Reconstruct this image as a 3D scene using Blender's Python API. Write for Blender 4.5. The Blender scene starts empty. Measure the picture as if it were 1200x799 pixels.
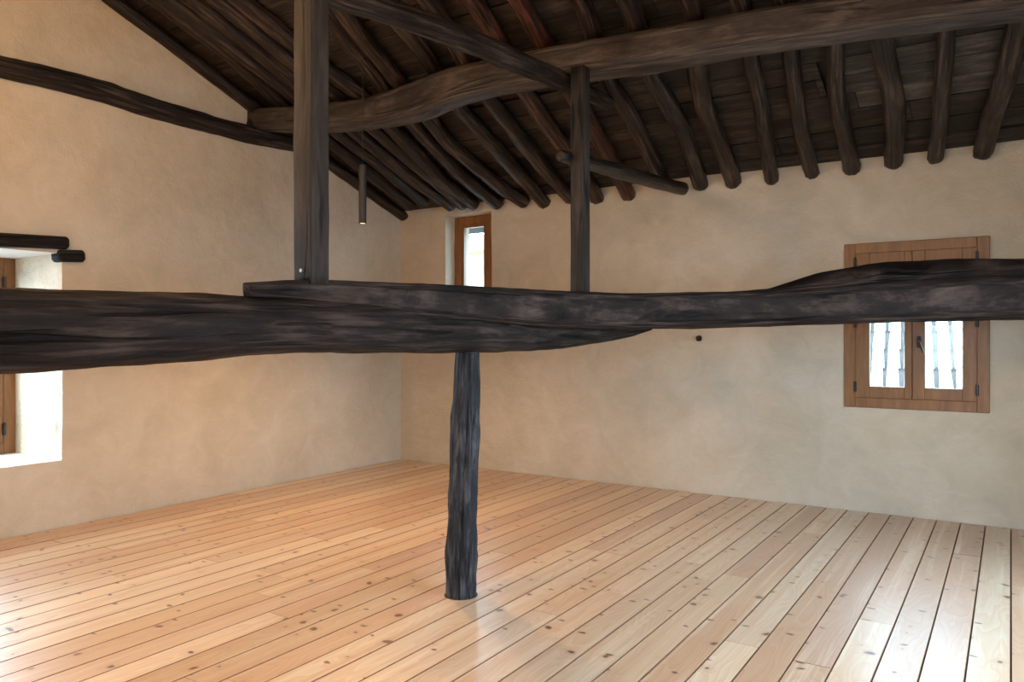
import bpy, math, random
from mathutils import Vector, noise, Matrix

random.seed(7)
S = bpy.context.scene
COL = S.collection
H = 1.4                                   # eye height in metres
CAM = Vector((4.2 * H, -4.82 * H, H))
YAW = math.radians(32.88)
FOC = 905.0                               # focal length in pixels of a 1200 px wide frame
HOR = 395.0

# ------------------------------------------------------------------ camera
cam_d = bpy.data.cameras.new('camera')
cam = bpy.data.objects.new('camera', cam_d)
COL.objects.link(cam)
cam.location = CAM
cam.rotation_euler = (math.pi / 2, 0, YAW)
cam_d.sensor_fit = 'HORIZONTAL'
cam_d.sensor_width = 36.0
cam_d.lens = FOC / 1200.0 * 36.0
cam_d.shift_y = -4.5 / 1200.0
cam_d.clip_start = 0.05
S.camera = cam

# ------------------------------------------------------------------ world, exposure
world = bpy.data.worlds.new('sky')
S.world = world
world.use_nodes = True
wn = world.node_tree
wn.nodes.clear()
w_out = wn.nodes.new('ShaderNodeOutputWorld')
w_bg = wn.nodes.new('ShaderNodeBackground')
w_tc = wn.nodes.new('ShaderNodeTexCoord')
w_sep = wn.nodes.new('ShaderNodeSeparateXYZ')
w_ramp = wn.nodes.new('ShaderNodeValToRGB')
w_ramp.color_ramp.elements[0].position = 0.0
w_ramp.color_ramp.elements[0].color = (0.59, 0.79, 1.0, 1)
w_ramp.color_ramp.elements[1].position = 0.9
w_ramp.color_ramp.elements[1].color = (0.52, 0.75, 1.0, 1)
w_bg.inputs['Strength'].default_value = 17.0
wn.links.new(w_tc.outputs['Generated'], w_sep.inputs[0])
wn.links.new(w_sep.outputs['Z'], w_ramp.inputs[0])
wn.links.new(w_ramp.outputs['Color'], w_bg.inputs['Color'])
wn.links.new(w_bg.outputs[0], w_out.inputs[0])

S.view_settings.view_transform = 'Standard'
S.view_settings.look = 'None'
S.view_settings.exposure = -0.12
S.view_settings.gamma = 1.0
S.view_settings.use_curve_mapping = False
S.cycles.max_bounces = 10
S.cycles.diffuse_bounces = 7
S.cycles.glossy_bounces = 4
S.cycles.transparent_max_bounces = 12
S.cycles.sample_clamp_indirect = 6.0
S.cycles.use_denoising = True

sun_d = bpy.data.lights.new('sun', 'SUN')
sun_d.energy = 3.5
sun_d.angle = math.radians(1.5)
sun_d.color = (1.0, 0.93, 0.82)
sun = bpy.data.objects.new('sun', sun_d)
COL.objects.link(sun)
sun.rotation_euler = Vector((0.40, 0.62, -0.72)).to_track_quat('-Z', 'Y').to_euler()

LAMP_COL = (1.0, 0.575, 0.25)
LAMP_W = 200.0
FILL_GLOBE_W = 108.0  # strength of the added fill globes


def portal(name, loc, rot, sx, sy):
    d = bpy.data.lights.new(name, 'AREA')
    d.shape = 'RECTANGLE'
    d.size, d.size_y = sx, sy
    d.energy = 1.0
    o = bpy.data.objects.new(name, d)
    COL.objects.link(o)
    o.location = loc
    o.rotation_euler = rot
    d.cycles.is_portal = True
    return o


# ------------------------------------------------------------------ measuring helpers (metres)
FW = Vector((-math.sin(YAW), math.cos(YAW), 0))
RT = Vector((math.cos(YAW), math.sin(YAW), 0))


def ray(px, py):
    return RT * ((px - 600) / FOC) + FW + Vector((0, 0, (HOR - py) / FOC))


def at_d(px, py, d):
    return CAM + ray(px, py) * (d * H)


def on_x(px, py, x):
    r = ray(px, py)
    return CAM + r * ((x - CAM.x) / r.x)


def on_y(px, py, y):
    r = ray(px, py)
    return CAM + r * ((y - CAM.y) / r.y)


EAVE, SLOPE, RIDGE_Y = 2.025 * H, 0.36, -3.25 * H
FRONT_Y, RIGHT_X = -6.45 * H, 4.8 * H


def roof_z(y):
    if y > RIDGE_Y:
        return EAVE - SLOPE * y
    return EAVE - SLOPE * RIDGE_Y + SLOPE * (y - RIDGE_Y)


def on_roof(px, py, drop):
    """point under the roof boards, drop metres below them (measured vertically)"""
    r = ray(px, py)
    # CAM.z + t r.z = EAVE - SLOPE (CAM.y + t r.y) - drop
    t = (EAVE - SLOPE * CAM.y - drop - CAM.z) / (r.z + SLOPE * r.y)
    return CAM + r * t


# ------------------------------------------------------------------ object helpers
def tag(o, label=None, cat=None, group=None, kind=None):
    if label: o['label'] = label
    if cat: o['category'] = cat
    if group: o['group'] = group
    if kind: o['kind'] = kind
    return o


def mesh_obj(name, verts, faces, mat, parent=None, uvs=None, smooth=False, loc=None):
    m = bpy.data.meshes.new(name)
    m.from_pydata([tuple(v) for v in verts], [], faces)
    if uvs is not None:
        l = m.uv_layers.new(name='UVMap')
        for poly in m.polygons:
            for li in poly.loop_indices:
                l.data[li].uv = uvs[poly.index][li - poly.loop_start]
    if smooth:
        for p in m.polygons: p.use_smooth = True
    if mat: m.materials.append(mat)
    m.update()
    o = bpy.data.objects.new(name, m)
    COL.objects.link(o)
    if parent: o.parent = parent
    if loc is not None: o.location = loc
    return o


def empty(name, loc=(0, 0, 0)):
    o = bpy.data.objects.new(name, None)
    o.empty_display_size = 0.1
    COL.objects.link(o)
    o.location = loc
    return o


class MB:
    """collects shapes into one mesh"""
    def __init__(s): s.v, s.f = [], []

    def box(s, x0, x1, y0, y1, z0, z1, bev=0.0):
        b = len(s.v)
        if bev <= 0:
            s.v += [(x0, y0, z0), (x1, y0, z0), (x1, y1, z0), (x0, y1, z0), (x0, y0, z1), (x1, y0, z1), (x1, y1, z1), (x0, y1, z1)]
            s.f += [tuple(b + i for i in q) for q in ((3, 2, 1, 0), (4, 5, 6, 7), (0, 1, 5, 4), (1, 2, 6, 5), (2, 3, 7, 6), (3, 0, 4, 7))]
            return s
        # chamfered box: three loops of rectangles
        import bmesh
        bm = bmesh.new()
        bmesh.ops.create_cube(bm, size=1)
        for v in bm.verts:
            v.co = Vector(((x0 + x1) / 2 + v.co.x * (x1 - x0), (y0 + y1) / 2 + v.co.y * (y1 - y0), (z0 + z1) / 2 + v.co.z * (z1 - z0)))
        bmesh.ops.bevel(bm, geom=bm.edges[:], offset=bev, segments=1, affect='EDGES')
        bm.verts.index_update()
        s.v += [v.co.copy() for v in bm.verts]
        s.f += [tuple(b + v.index for v in f.verts) for f in bm.faces]
        bm.free()
        return s

    def cyl(s, p0, p1, r0, r1=None, n=16, caps=True):
        p0, p1 = Vector(p0), Vector(p1)
        r1 = r0 if r1 is None else r1
        t = (p1 - p0).normalized()
        a = t.orthogonal().normalized()
        c = t.cross(a)
        b = len(s.v)
        for p, r in ((p0, r0), (p1, r1)):
            for i in range(n):
                th = 2 * math.pi * i / n
                s.v.append(p + a * (r * math.cos(th)) + c * (r * math.sin(th)))
        for i in range(n):
            j = (i + 1) % n
            s.f.append((b + i, b + j, b + n + j, b + n + i))
        if caps:
            s.f.append(tuple(b + i for i in reversed(range(n))))
            s.f.append(tuple(b + n + i for i in range(n)))
        return s

    def build(s, name, mat, parent=None, smooth=False):
        return mesh_obj(name, s.v, s.f, mat, parent, smooth=smooth)


def resample(P, n, smooth=0.09):
    """n + 1 points evenly spaced along P, rounded off over about `smooth` metres"""
    ls = [0.0]
    for a, b in zip(P, P[1:]): ls.append(ls[-1] + (Vector(a[:3]) - Vector(b[:3])).length)
    L = ls[-1]
    out, i = [], 0
    for k in range(n + 1):
        u = L * k / n
        while i < len(P) - 2 and ls[i + 1] < u: i += 1
        f = (u - ls[i]) / max(1e-9, ls[i + 1] - ls[i])
        out.append([a + (b - a) * f for a, b in zip(P[i], P[i + 1])])
    passes = max(1, int(2 * (smooth * n / L) ** 2))
    for _ in range(min(passes, 60)):
        out = [out[0]] + [[0.25 * a + 0.5 * b + 0.25 * c for a, b, c in zip(out[j - 1], out[j], out[j + 1])] for j in range(1, n)] + [out[n]]
    return out


def log(name, pts, mat, parent=None, n=18, step=0.05, square=2.0, wob=0.06, ridge=0.05, seed=0, ref=(0, 0, 1), hump=None, roundend=(True, True), turn=0.0, tint=None):
    """a timber along pts = [(x, y, z, half_height, half_width)], grown ring by ring with knots and shakes"""
    L = sum((Vector(a[:3]) - Vector(b[:3])).length for a, b in zip(pts, pts[1:]))
    m = max(6, int(L / step))
    Q = resample(pts, m)
    ref = Vector(ref)
    V, F, UV = [], [], []
    s = 0.0
    off = Vector((seed * 7.31, seed * 3.17, seed * 5.77))
    rings = []
    for k, q in enumerate(Q):
        c = Vector(q[:3])
        a = Vector(Q[max(k - 1, 0)][:3]); b = Vector(Q[min(k + 1, m)][:3])
        t = (b - a).normalized()
        side = t.cross(ref).normalized()
        up = side.cross(t).normalized()
        if k: s += (c - Vector(Q[k - 1][:3])).length
        rings.append((c, side, up, q[3], q[4], s))
    def ring(c, side, up, rh, rw, s, shrink):
        i0 = len(V)
        for i in range(n):
            th = 2 * math.pi * i / n + math.pi / 2 + turn
            cx, cz = math.cos(th), math.sin(th)
            if square != 2.0:
                e = 2.0 / square
                cx = math.copysign(abs(cx) ** e, cx); cz = math.copysign(abs(cz) ** e, cz)
            d = 1 + wob * noise.noise(Vector((cx * 0.8, cz * 0.8, s * 2.2)) + off) + wob * 0.6 * noise.noise(Vector((cx * 1.6, cz * 1.6, s * 6.0)) + off * 2)
            d += ridge * noise.noise(Vector((cx * 4.5, cz * 4.5, s * 1.6)) + off * 3) + ridge * 0.7 * noise.noise(Vector((cx * 7, cz * 7, s * 9)) - off)
            kn = noise.noise(Vector((cx * 1.5, cz * 1.5, s * 3.3)) + off * 5)
            if kn > 0.55: d += (kn - 0.55) * wob * 4
            sh = abs(noise.noise(Vector((cx * 2.6, cz * 2.6, s * 0.55)) + off * 7))
            if sh < 0.07: d -= ridge * 1.3 * (1 - sh / 0.07)
            d += ridge * 0.9 * (0.5 - abs(noise.noise(Vector((cx * 2.2, cz * 2.2, s * 3.0)) - off * 4)) * 2)
            x, z = cx * rw * d * shrink, cz * rh * d * shrink
            if hump: z += hump(s, cx, cz)
            V.append(c + side * x + up * z)
        return i0
    idx = []
    c, sd, up, rh, rw, s = rings[0]
    t0 = (Vector(Q[1][:3]) - Vector(Q[0][:3])).normalized()
    if roundend[0]:
        idx.append((ring(c - t0 * rw * 0.25, sd, up, rh, rw, 0, 0.72), -0.05))
    for r in rings: idx.append((ring(*r, 1.0), r[5]))
    c, sd, up, rh, rw, s = rings[-1]
    t1 = (Vector(Q[-1][:3]) - Vector(Q[-2][:3])).normalized()
    if roundend[1]:
        idx.append((ring(c + t1 * rw * 0.25, sd, up, rh, rw, s, 0.72), s + 0.05))
    per = 2 * math.pi * sum(r[4] for r in rings) / len(rings)
    for (a, sa), (b, sb) in zip(idx, idx[1:]):
        for i in range(n):
            j = (i + 1) % n
            F.append((a + j, a + i, b + i, b + j))
            u0, u1 = i / n * per + seed * 1.7, (i + 1) / n * per + seed * 1.7
            w = seed * 2.3
            UV.append(((u1, sa + w), (u0, sa + w), (u0, sb + w), (u1, sb + w)))
    a = idx[0][0]
    F.append(tuple(a + i for i in range(n)))
    UV.append(tuple((0.03 * math.cos(i) + seed, 0.03 * math.sin(i)) for i in range(n)))
    b = idx[-1][0]
    F.append(tuple(b + i for i in reversed(range(n))))
    UV.append(tuple((0.03 * math.cos(i) + seed, 0.03 * math.sin(i)) for i in range(n)))
    base = Vector(pts[0][:3])
    o = mesh_obj(name, [v - base for v in V], F, mat, parent, UV, smooth=True, loc=base)
    if tint: o.color = (*tint, 1)
    return o


# ------------------------------------------------------------------ materials
def mat(name):
    m = bpy.data.materials.new(name)
    m.use_nodes = True
    nt = m.node_tree
    nt.nodes.clear()
    out = nt.nodes.new('ShaderNodeOutputMaterial')
    b = nt.nodes.new('ShaderNodeBsdfPrincipled')
    nt.links.new(b.outputs[0], out.inputs[0])
    return m, nt, b


def N(nt, t, **kw):
    n = nt.nodes.new(t)
    for k, v in kw.items():
        if k in n.inputs: n.inputs[k].default_value = v
        else: setattr(n, k, v)
    return n


def ramp(nt, fac, stops):
    r = nt.nodes.new('ShaderNodeValToRGB')
    e = r.color_ramp.elements
    while len(e) < len(stops): e.new(0.5)
    for el, (p, c) in zip(e, stops):
        el.position = p
        el.color = (*c, 1) if len(c) == 3 else c
    nt.links.new(fac, r.inputs[0])
    return r.outputs['Color']


def mixc(nt, a, b, fac, mode='MIX'):
    n = nt.nodes.new('ShaderNodeMix')
    n.data_type = 'RGBA'; n.blend_type = mode
    for sock, v in ((n.inputs[0], fac), (n.inputs[6], a), (n.inputs[7], b)):
        if hasattr(v, 'links') or isinstance(v, bpy.types.NodeSocket): nt.links.new(v, sock)
        else: sock.default_value = v if not isinstance(v, tuple) or len(v) == 4 else (*v, 1)
    return n.outputs[2]


def math_n(nt, op, a, b=None, c=None):
    n = nt.nodes.new('ShaderNodeMath'); n.operation = op
    for i, v in enumerate((a, b, c)):
        if v is None: continue
        if isinstance(v, bpy.types.NodeSocket): nt.links.new(v, n.inputs[i])
        else: n.inputs[i].default_value = v
    return n.outputs[0]


def mapped(nt, src, scale, loc=(0, 0, 0)):
    n = nt.nodes.new('ShaderNodeMapping')
    n.inputs['Scale'].default_value = scale
    n.inputs['Location'].default_value = loc
    nt.links.new(src, n.inputs['Vector'])
    return n.outputs[0]


def noise_n(nt, vec, scale, detail=4, rough=0.55, dist=0.0):
    n = N(nt, 'ShaderNodeTexNoise')
    n.inputs['Scale'].default_value = scale
    n.inputs['Detail'].default_value = detail
    n.inputs['Roughness'].default_value = rough
    n.inputs['Distortion'].default_value = dist
    nt.links.new(vec, n.inputs['Vector'])
    return n.outputs['Fac']


def bump(nt, b, height, strength, dist):
    n = N(nt, 'ShaderNodeBump')
    n.inputs['Strength'].default_value = strength
    n.inputs['Distance'].default_value = dist
    nt.links.new(height, n.inputs['Height'])
    nt.links.new(n.outputs[0], b.inputs['Normal'])


def plaster_material(name, c0, c1, c2, rough_bump=0.006, big=1.0):
    m, nt, b = mat(name)
    g = N(nt, 'ShaderNodeNewGeometry').outputs['Position']
    n1 = noise_n(nt, g, 0.9, 5, 0.6, 0.4)
    n2 = noise_n(nt, g, 3.5, 6, 0.65, 0.8)
    n3 = noise_n(nt, mapped(nt, g, (1, 1, 3.0)), 7.0, 5, 0.6)
    f = math_n(nt, 'ADD', math_n(nt, 'MULTIPLY', n1, 0.6), math_n(nt, 'MULTIPLY', n2, 0.4))
    c = ramp(nt, f, [(0.34, c0), (0.5, c1), (0.66, c2)])
    c = mixc(nt, c, (0.9, 0.88, 0.86), ramp(nt, n3, [(0.55, (0, 0, 0)), (0.8, (0.10, 0.10, 0.10))]))
    nt.links.new(c, b.inputs['Base Color'])
    b.inputs['Roughness'].default_value = 0.82
    b.inputs['Specular IOR Level'].default_value = 0.25
    hgt = math_n(nt, 'ADD', math_n(nt, 'MULTIPLY', noise_n(nt, g, 6.0, 4, 0.5), big), math_n(nt, 'MULTIPLY', noise_n(nt, g, 60, 5, 0.6), 0.22))
    bump(nt, b, hgt, 0.55, rough_bump)
    return m


M_PLASTER = plaster_material('lime_plaster', (0.42, 0.358, 0.262), (0.49, 0.422, 0.318), (0.565, 0.495, 0.39), 0.03)
M_REVEAL = plaster_material('rough_stone_plaster', (0.50, 0.42, 0.29), (0.70, 0.62, 0.49), (0.82, 0.76, 0.65), 0.05, 2.5)
M_WHITE = plaster_material('white_sill_plaster', (0.66, 0.63, 0.6), (0.72, 0.7, 0.67), (0.78, 0.76, 0.73), 0.01)


def old_wood(name, dark, mid, light, rough=(0.42, 0.7), bumpd=0.006, spec=0.5, along=(34, 2.0)):
    m, nt, b = mat(name)
    uv = N(nt, 'ShaderNodeUVMap').outputs[0]
    grain = noise_n(nt, mapped(nt, uv, (along[0], along[1], 1)), 1.0, 7, 0.68, 0.25)
    fine = noise_n(nt, mapped(nt, uv, (130, 7, 1)), 1.0, 4, 0.6, 0.3)
    patch = noise_n(nt, mapped(nt, uv, (5, 2.2, 1)), 1.0, 5, 0.6, 0.5)
    f = math_n(nt, 'ADD', math_n(nt, 'MULTIPLY', grain, 0.72), math_n(nt, 'MULTIPLY', patch, 0.28))
    c = ramp(nt, f, [(0.36, dark), (0.5, mid), (0.64, light)])
    crack = ramp(nt, noise_n(nt, mapped(nt, uv, (16, 0.9, 1), (4, 2, 0)), 1.0, 3, 0.5, 0.8), [(0.30, (0, 0, 0)), (0.36, (1, 1, 1))])
    check = ramp(nt, noise_n(nt, mapped(nt, uv, (48, 1.6, 1), (9, 5, 0)), 1.0, 2, 0.5, 0.4), [(0.33, (0, 0, 0)), (0.40, (1, 1, 1))])
    c = mixc(nt, c, crack, 0.8, 'MULTIPLY')
    c = mixc(nt, c, check, 0.7, 'MULTIPLY')
    oi = N(nt, 'ShaderNodeObjectInfo')
    c = mixc(nt, c, oi.outputs['Color'], 1.0, 'MULTIPLY')
    nt.links.new(c, b.inputs['Base Color'])
    r = N(nt, 'ShaderNodeMapRange')
    r.inputs['To Min'].default_value, r.inputs['To Max'].default_value = rough
    nt.links.new(patch, r.inputs['Value'])
    nt.links.new(r.outputs[0], b.inputs['Roughness'])
    b.inputs['Specular IOR Level'].default_value = spec
    hgt = math_n(nt, 'ADD', grain, math_n(nt, 'MULTIPLY', fine, 0.4))
    hgt = math_n(nt, 'ADD', hgt, math_n(nt, 'ADD', crack, math_n(nt, 'MULTIPLY', check, 0.6)))
    bump(nt, b, hgt, 0.8, bumpd)
    return m


M_BEAM = old_wood('smoked_oak', (0.004, 0.003, 0.0027), (0.018, 0.0135, 0.011), (0.080, 0.062, 0.052), (0.5, 0.85), 0.016, 0.16)
M_BARK = old_wood('charred_bark_wood', (0.006, 0.006, 0.007), (0.026, 0.026, 0.028), (0.105, 0.104, 0.108), (0.5, 0.8), 0.02, 0.2, along=(34, 5))
M_RAFTER = old_wood('smoked_pole_wood', (0.003, 0.002, 0.0017), (0.014, 0.0092, 0.0067), (0.090, 0.065, 0.050), (0.30, 0.6), 0.008, 0.35)
M_POST = old_wood('dark_sawn_wood', (0.013, 0.010, 0.008), (0.030, 0.024, 0.020), (0.060, 0.050, 0.043), (0.55, 0.8), 0.005, 0.18, along=(40, 1.6))
M_PURLIN = old_wood('weathered_hewn_wood', (0.014, 0.010, 0.008), (0.050, 0.039, 0.032), (0.13, 0.105, 0.088), (0.45, 0.75), 0.008, 0.3)


def deck_material():
    m, nt, b = mat('sooty_roof_board')
    g = N(nt, 'ShaderNodeNewGeometry').outputs['Position']
    oi = N(nt, 'ShaderNodeObjectInfo')
    sh = nt.nodes.new('ShaderNodeVectorMath'); sh.operation = 'ADD'
    cmb = N(nt, 'ShaderNodeCombineXYZ')
    nt.links.new(math_n(nt, 'MULTIPLY', oi.outputs['Random'], 37.0), cmb.inputs[0])
    nt.links.new(g, sh.inputs[0]); nt.links.new(cmb.outputs[0], sh.inputs[1])
    p = sh.outputs[0]
    grain = noise_n(nt, mapped(nt, p, (2.2, 26, 26)), 1.0, 6, 0.65, 0.5)
    patch = noise_n(nt, mapped(nt, p, (3, 6, 6)), 1.0, 6, 0.7, 0.4)
    f = math_n(nt, 'ADD', math_n(nt, 'MULTIPLY', grain, 0.5), math_n(nt, 'MULTIPLY', patch, 0.5))
    c = ramp(nt, f, [(0.32, (0.008, 0.006, 0.005)), (0.5, (0.027, 0.021, 0.0165)), (0.66, (0.080, 0.065, 0.053))])
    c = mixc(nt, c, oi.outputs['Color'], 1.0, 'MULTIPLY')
    nt.links.new(c, b.inputs['Base Color'])
    b.inputs['Roughness'].default_value = 0.6
    b.inputs['Specular IOR Level'].default_value = 0.22
    bump(nt, b, f, 0.8, 0.012)
    return m


M_DECK = deck_material()


def pine_material():
    m, nt, b = mat('varnished_pine')
    g = N(nt, 'ShaderNodeNewGeometry').outputs['Position']
    oi = N(nt, 'ShaderNodeObjectInfo')
    cmb = N(nt, 'ShaderNodeCombineXYZ')
    nt.links.new(math_n(nt, 'MULTIPLY', oi.outputs['Random'], 23.0), cmb.inputs[0])
    nt.links.new(math_n(nt, 'MULTIPLY', oi.outputs['Random'], 91.0), cmb.inputs[1])
    sh = nt.nodes.new('ShaderNodeVectorMath'); sh.operation = 'ADD'
    nt.links.new(g, sh.inputs[0]); nt.links.new(cmb.outputs[0], sh.inputs[1])
    p = sh.outputs[0]
    # knots: sparse cells, elongated along the board
    wob = N(nt, 'ShaderNodeTexNoise'); wob.inputs['Scale'].default_value = 9.0
    nt.links.new(p, wob.inputs['Vector'])
    dv = nt.nodes.new('ShaderNodeVectorMath'); dv.operation = 'MULTIPLY_ADD'
    nt.links.new(wob.outputs['Color'], dv.inputs[0]); dv.inputs[1].default_value = (0.10, 0.03, 0); nt.links.new(p, dv.inputs[2])
    vor = N(nt, 'ShaderNodeTexVoronoi'); vor.voronoi_dimensions = '2D'; vor.inputs['Scale'].default_value = 1.0
    nt.links.new(mapped(nt, dv.outputs[0], (6.5, 6.0, 0)), vor.inputs['Vector'])
    sc = N(nt, 'ShaderNodeSeparateColor'); nt.links.new(vor.outputs['Color'], sc.inputs[0])
    rad = math_n(nt, 'MULTIPLY', math_n(nt, 'MAXIMUM', math_n(nt, 'SUBTRACT', sc.outputs[0], 0.66), 0.0), 0.36)
    kd = math_n(nt, 'SUBTRACT', vor.outputs['Distance'], rad)          # below 0 inside a knot
    knot = N(nt, 'ShaderNodeMapRange'); knot.inputs['From Min'].default_value = 0.035; knot.inputs['From Max'].default_value = -0.03
    nt.links.new(kd, knot.inputs['Value'])
    has = math_n(nt, 'GREATER_THAN', sc.outputs[0], 0.68)
    kf = math_n(nt, 'MULTIPLY', knot.outputs[0], has)
    halo = N(nt, 'ShaderNodeMapRange'); halo.inputs['From Min'].default_value = 0.30; halo.inputs['From Max'].default_value = 0.0
    nt.links.new(kd, halo.inputs['Value'])
    hf = math_n(nt, 'MULTIPLY', halo.outputs[0], has)
    # growth rings seen on a flat sawn face
    sx = N(nt, 'ShaderNodeSeparateXYZ'); nt.links.new(p, sx.inputs[0])
    warp = noise_n(nt, mapped(nt, p, (3.0, 0.55, 0)), 1.0, 3, 0.5)
    ringf = math_n(nt, 'ADD', math_n(nt, 'MULTIPLY', warp, 26.0), math_n(nt, 'MULTIPLY', sx.outputs[0], 22.0))
    ringf = math_n(nt, 'ADD', ringf, math_n(nt, 'MULTIPLY', hf, 2.2))
    rings = math_n(nt, 'FRACT', ringf)
    rings = ramp(nt, rings, [(0.0, (0, 0, 0)), (0.72, (0.75, 0.75, 0.75)), (0.93, (1, 1, 1)), (1.0, (0, 0, 0))])
    fine = noise_n(nt, mapped(nt, p, (150, 5, 1)), 1.0, 4, 0.6)
    blot = noise_n(nt, mapped(nt, p, (4, 0.8, 1)), 1.0, 4, 0.6)
    base = oi.outputs['Color']
    c = mixc(nt, base, mixc(nt, base, (0.80, 0.50, 0.28), 1.0, 'MULTIPLY'), math_n(nt, 'MULTIPLY', rings, 0.42))
    streak = noise_n(nt, mapped(nt, p, (17, 0.42, 1), (2, 7, 0)), 1.0, 5, 0.62, 0.15)
    c = mixc(nt, c, (0.50, 0.285, 0.165), ramp(nt, streak, [(0.50, (0, 0, 0)), (0.68, (0.62, 0.62, 0.62))]))
    c = mixc(nt, c, (0.80, 0.69, 0.53), ramp(nt, streak, [(0.30, (0.6, 0.6, 0.6)), (0.46, (0, 0, 0))]))
    c = mixc(nt, c, (0.72, 0.55, 0.38), ramp(nt, blot, [(0.45, (0, 0, 0)), (0.75, (0.30, 0.30, 0.30))]))
    c = mixc(nt, c, (0.55, 0.36, 0.22), math_n(nt, 'MULTIPLY', ramp(nt, fine, [(0.5, (0, 0, 0)), (0.8, (1, 1, 1))]), 0.18))
    c = mixc(nt, c, (0.42, 0.20, 0.09), math_n(nt, 'MULTIPLY', hf, 0.28))
    vor2 = N(nt, 'ShaderNodeTexVoronoi'); vor2.voronoi_dimensions = '2D'; vor2.inputs['Scale'].default_value = 1.0
    nt.links.new(mapped(nt, dv.outputs[0], (9.0, 15.0, 0), (3.7, 1.3, 0)), vor2.inputs['Vector'])
    sc2 = N(nt, 'ShaderNodeSeparateColor'); nt.links.new(vor2.outputs['Color'], sc2.inputs[0])
    k2 = N(nt, 'ShaderNodeMapRange'); k2.inputs['From Min'].default_value = 0.20; k2.inputs['From Max'].default_value = 0.11
    nt.links.new(vor2.outputs['Distance'], k2.inputs['Value'])
    kf2 = math_n(nt, 'MULTIPLY', k2.outputs[0], math_n(nt, 'GREATER_THAN', sc2.outputs[1], 0.93))
    kf = math_n(nt, 'MAXIMUM', kf, kf2)
    c = mixc(nt, c, (0.085, 0.030, 0.012), math_n(nt, 'MULTIPLY', kf, 0.92))
    nt.links.new(c, b.inputs['Base Color'])
    b.inputs['Roughness'].default_value = 0.38
    b.inputs['Specular IOR Level'].default_value = 0.35
    b.inputs['Coat Weight'].default_value = 0.65
    b.inputs['Coat Roughness'].default_value = 0.3
    hgt = math_n(nt, 'ADD', math_n(nt, 'MULTIPLY', rings, -0.4), noise_n(nt, mapped(nt, p, (9, 2.5, 1)), 1.0, 2, 0.5))
    bump(nt, b, hgt, 0.25, 0.0022)
    return m


M_PINE = pine_material()


def joinery(name, c0, c1, rough=0.38):
    m, nt, b = mat(name)
    tc = N(nt, 'ShaderNodeTexCoord').outputs['Object']
    f = noise_n(nt, mapped(nt, tc, (22, 22, 3.0)), 1.0, 6, 0.65, 0.7)
    nt.links.new(ramp(nt, f, [(0.3, c0), (0.7, c1)]), b.inputs['Base Color'])
    b.inputs['Roughness'].default_value = rough
    bump(nt, b, f, 0.25, 0.002)
    return m


M_FRAME = joinery('oiled_chestnut_joinery', (0.15, 0.060, 0.016), (0.26, 0.116, 0.036))


def plain(name, c, rough=0.5, metal=0.0, spec=0.5):
    m, nt, b = mat(name)
    g = N(nt, 'ShaderNodeNewGeometry').outputs['Position']
    f = noise_n(nt, g, 30, 4)
    c2 = tuple(min(1, x * 1.25) for x in c); c1 = tuple(x * 0.8 for x in c)
    nt.links.new(ramp(nt, f, [(0.3, c1), (0.7, c2)]), b.inputs['Base Color'])
    b.inputs['Roughness'].default_value = rough
    b.inputs['Metallic'].default_value = metal
    b.inputs['Specular IOR Level'].default_value = spec
    return m


M_BLACK = plain('matt_black_metal', (0.018, 0.017, 0.016), 0.45)
M_IRON = plain('dark_hinge_metal', (0.05, 0.042, 0.036), 0.4, 0.8)
M_STEEL = plain('bolt_steel', (0.30, 0.29, 0.28), 0.35, 0.9)
M_JOINT = plain('dark_plank_edge', (0.24, 0.135, 0.07), 0.7)
M_SUB = plain('shadow_gap_underlay', (0.07, 0.04, 0.02), 0.9)
M_TILE = plain('pale_clay_tile', (0.36, 0.335, 0.315), 0.85, spec=0.2)
M_TILEGAP = plain('tile_bedding', (0.09, 0.085, 0.08), 0.95, spec=0.1)
M_STONE = plain('pale_granite', (0.55, 0.50, 0.45), 0.85)
M_RUST = plain('weathered_eave_clay', (0.50, 0.28, 0.15), 0.85)
M_OUTROOF = plain('roof_felt', (0.05, 0.045, 0.04), 0.9)
M_GROUND = plain('ground_outside', (0.30, 0.29, 0.27), 0.9)


def glass_material():
    m, nt, b = mat('window_glass')
    nt.nodes.remove(b)
    out = [n for n in nt.nodes if n.type == 'OUTPUT_MATERIAL'][0]
    tr = N(nt, 'ShaderNodeBsdfTransparent'); tr.inputs[0].default_value = (0.94, 0.97, 0.96, 1)
    gl = N(nt, 'ShaderNodeBsdfGlossy'); gl.inputs['Roughness'].default_value = 0.01
    fr = N(nt, 'ShaderNodeFresnel'); fr.inputs[0].default_value = 1.5
    mx = N(nt, 'ShaderNodeMixShader')
    gm = N(nt, 'ShaderNodeNewGeometry')
    fac = math_n(nt, 'MULTIPLY', fr.outputs[0], math_n(nt, 'SUBTRACT', 1.0, gm.outputs['Backfacing']))
    nt.links.new(fac, mx.inputs[0]); nt.links.new(tr.outputs[0], mx.inputs[1]); nt.links.new(gl.outputs[0], mx.inputs[2])
    nt.links.new(mx.outputs[0], out.inputs[0])
    return m


M_GLASS = glass_material()


def lens_material():
    m, nt, b = mat('lit_lamp_lens')
    b.inputs['Base Color'].default_value = (1, 0.8, 0.5, 1)
    b.inputs['Emission Color'].default_value = (1.0, 0.70, 0.30, 1)
    b.inputs['Emission Strength'].default_value = 4.0
    return m


M_LENS = lens_material()

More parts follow.
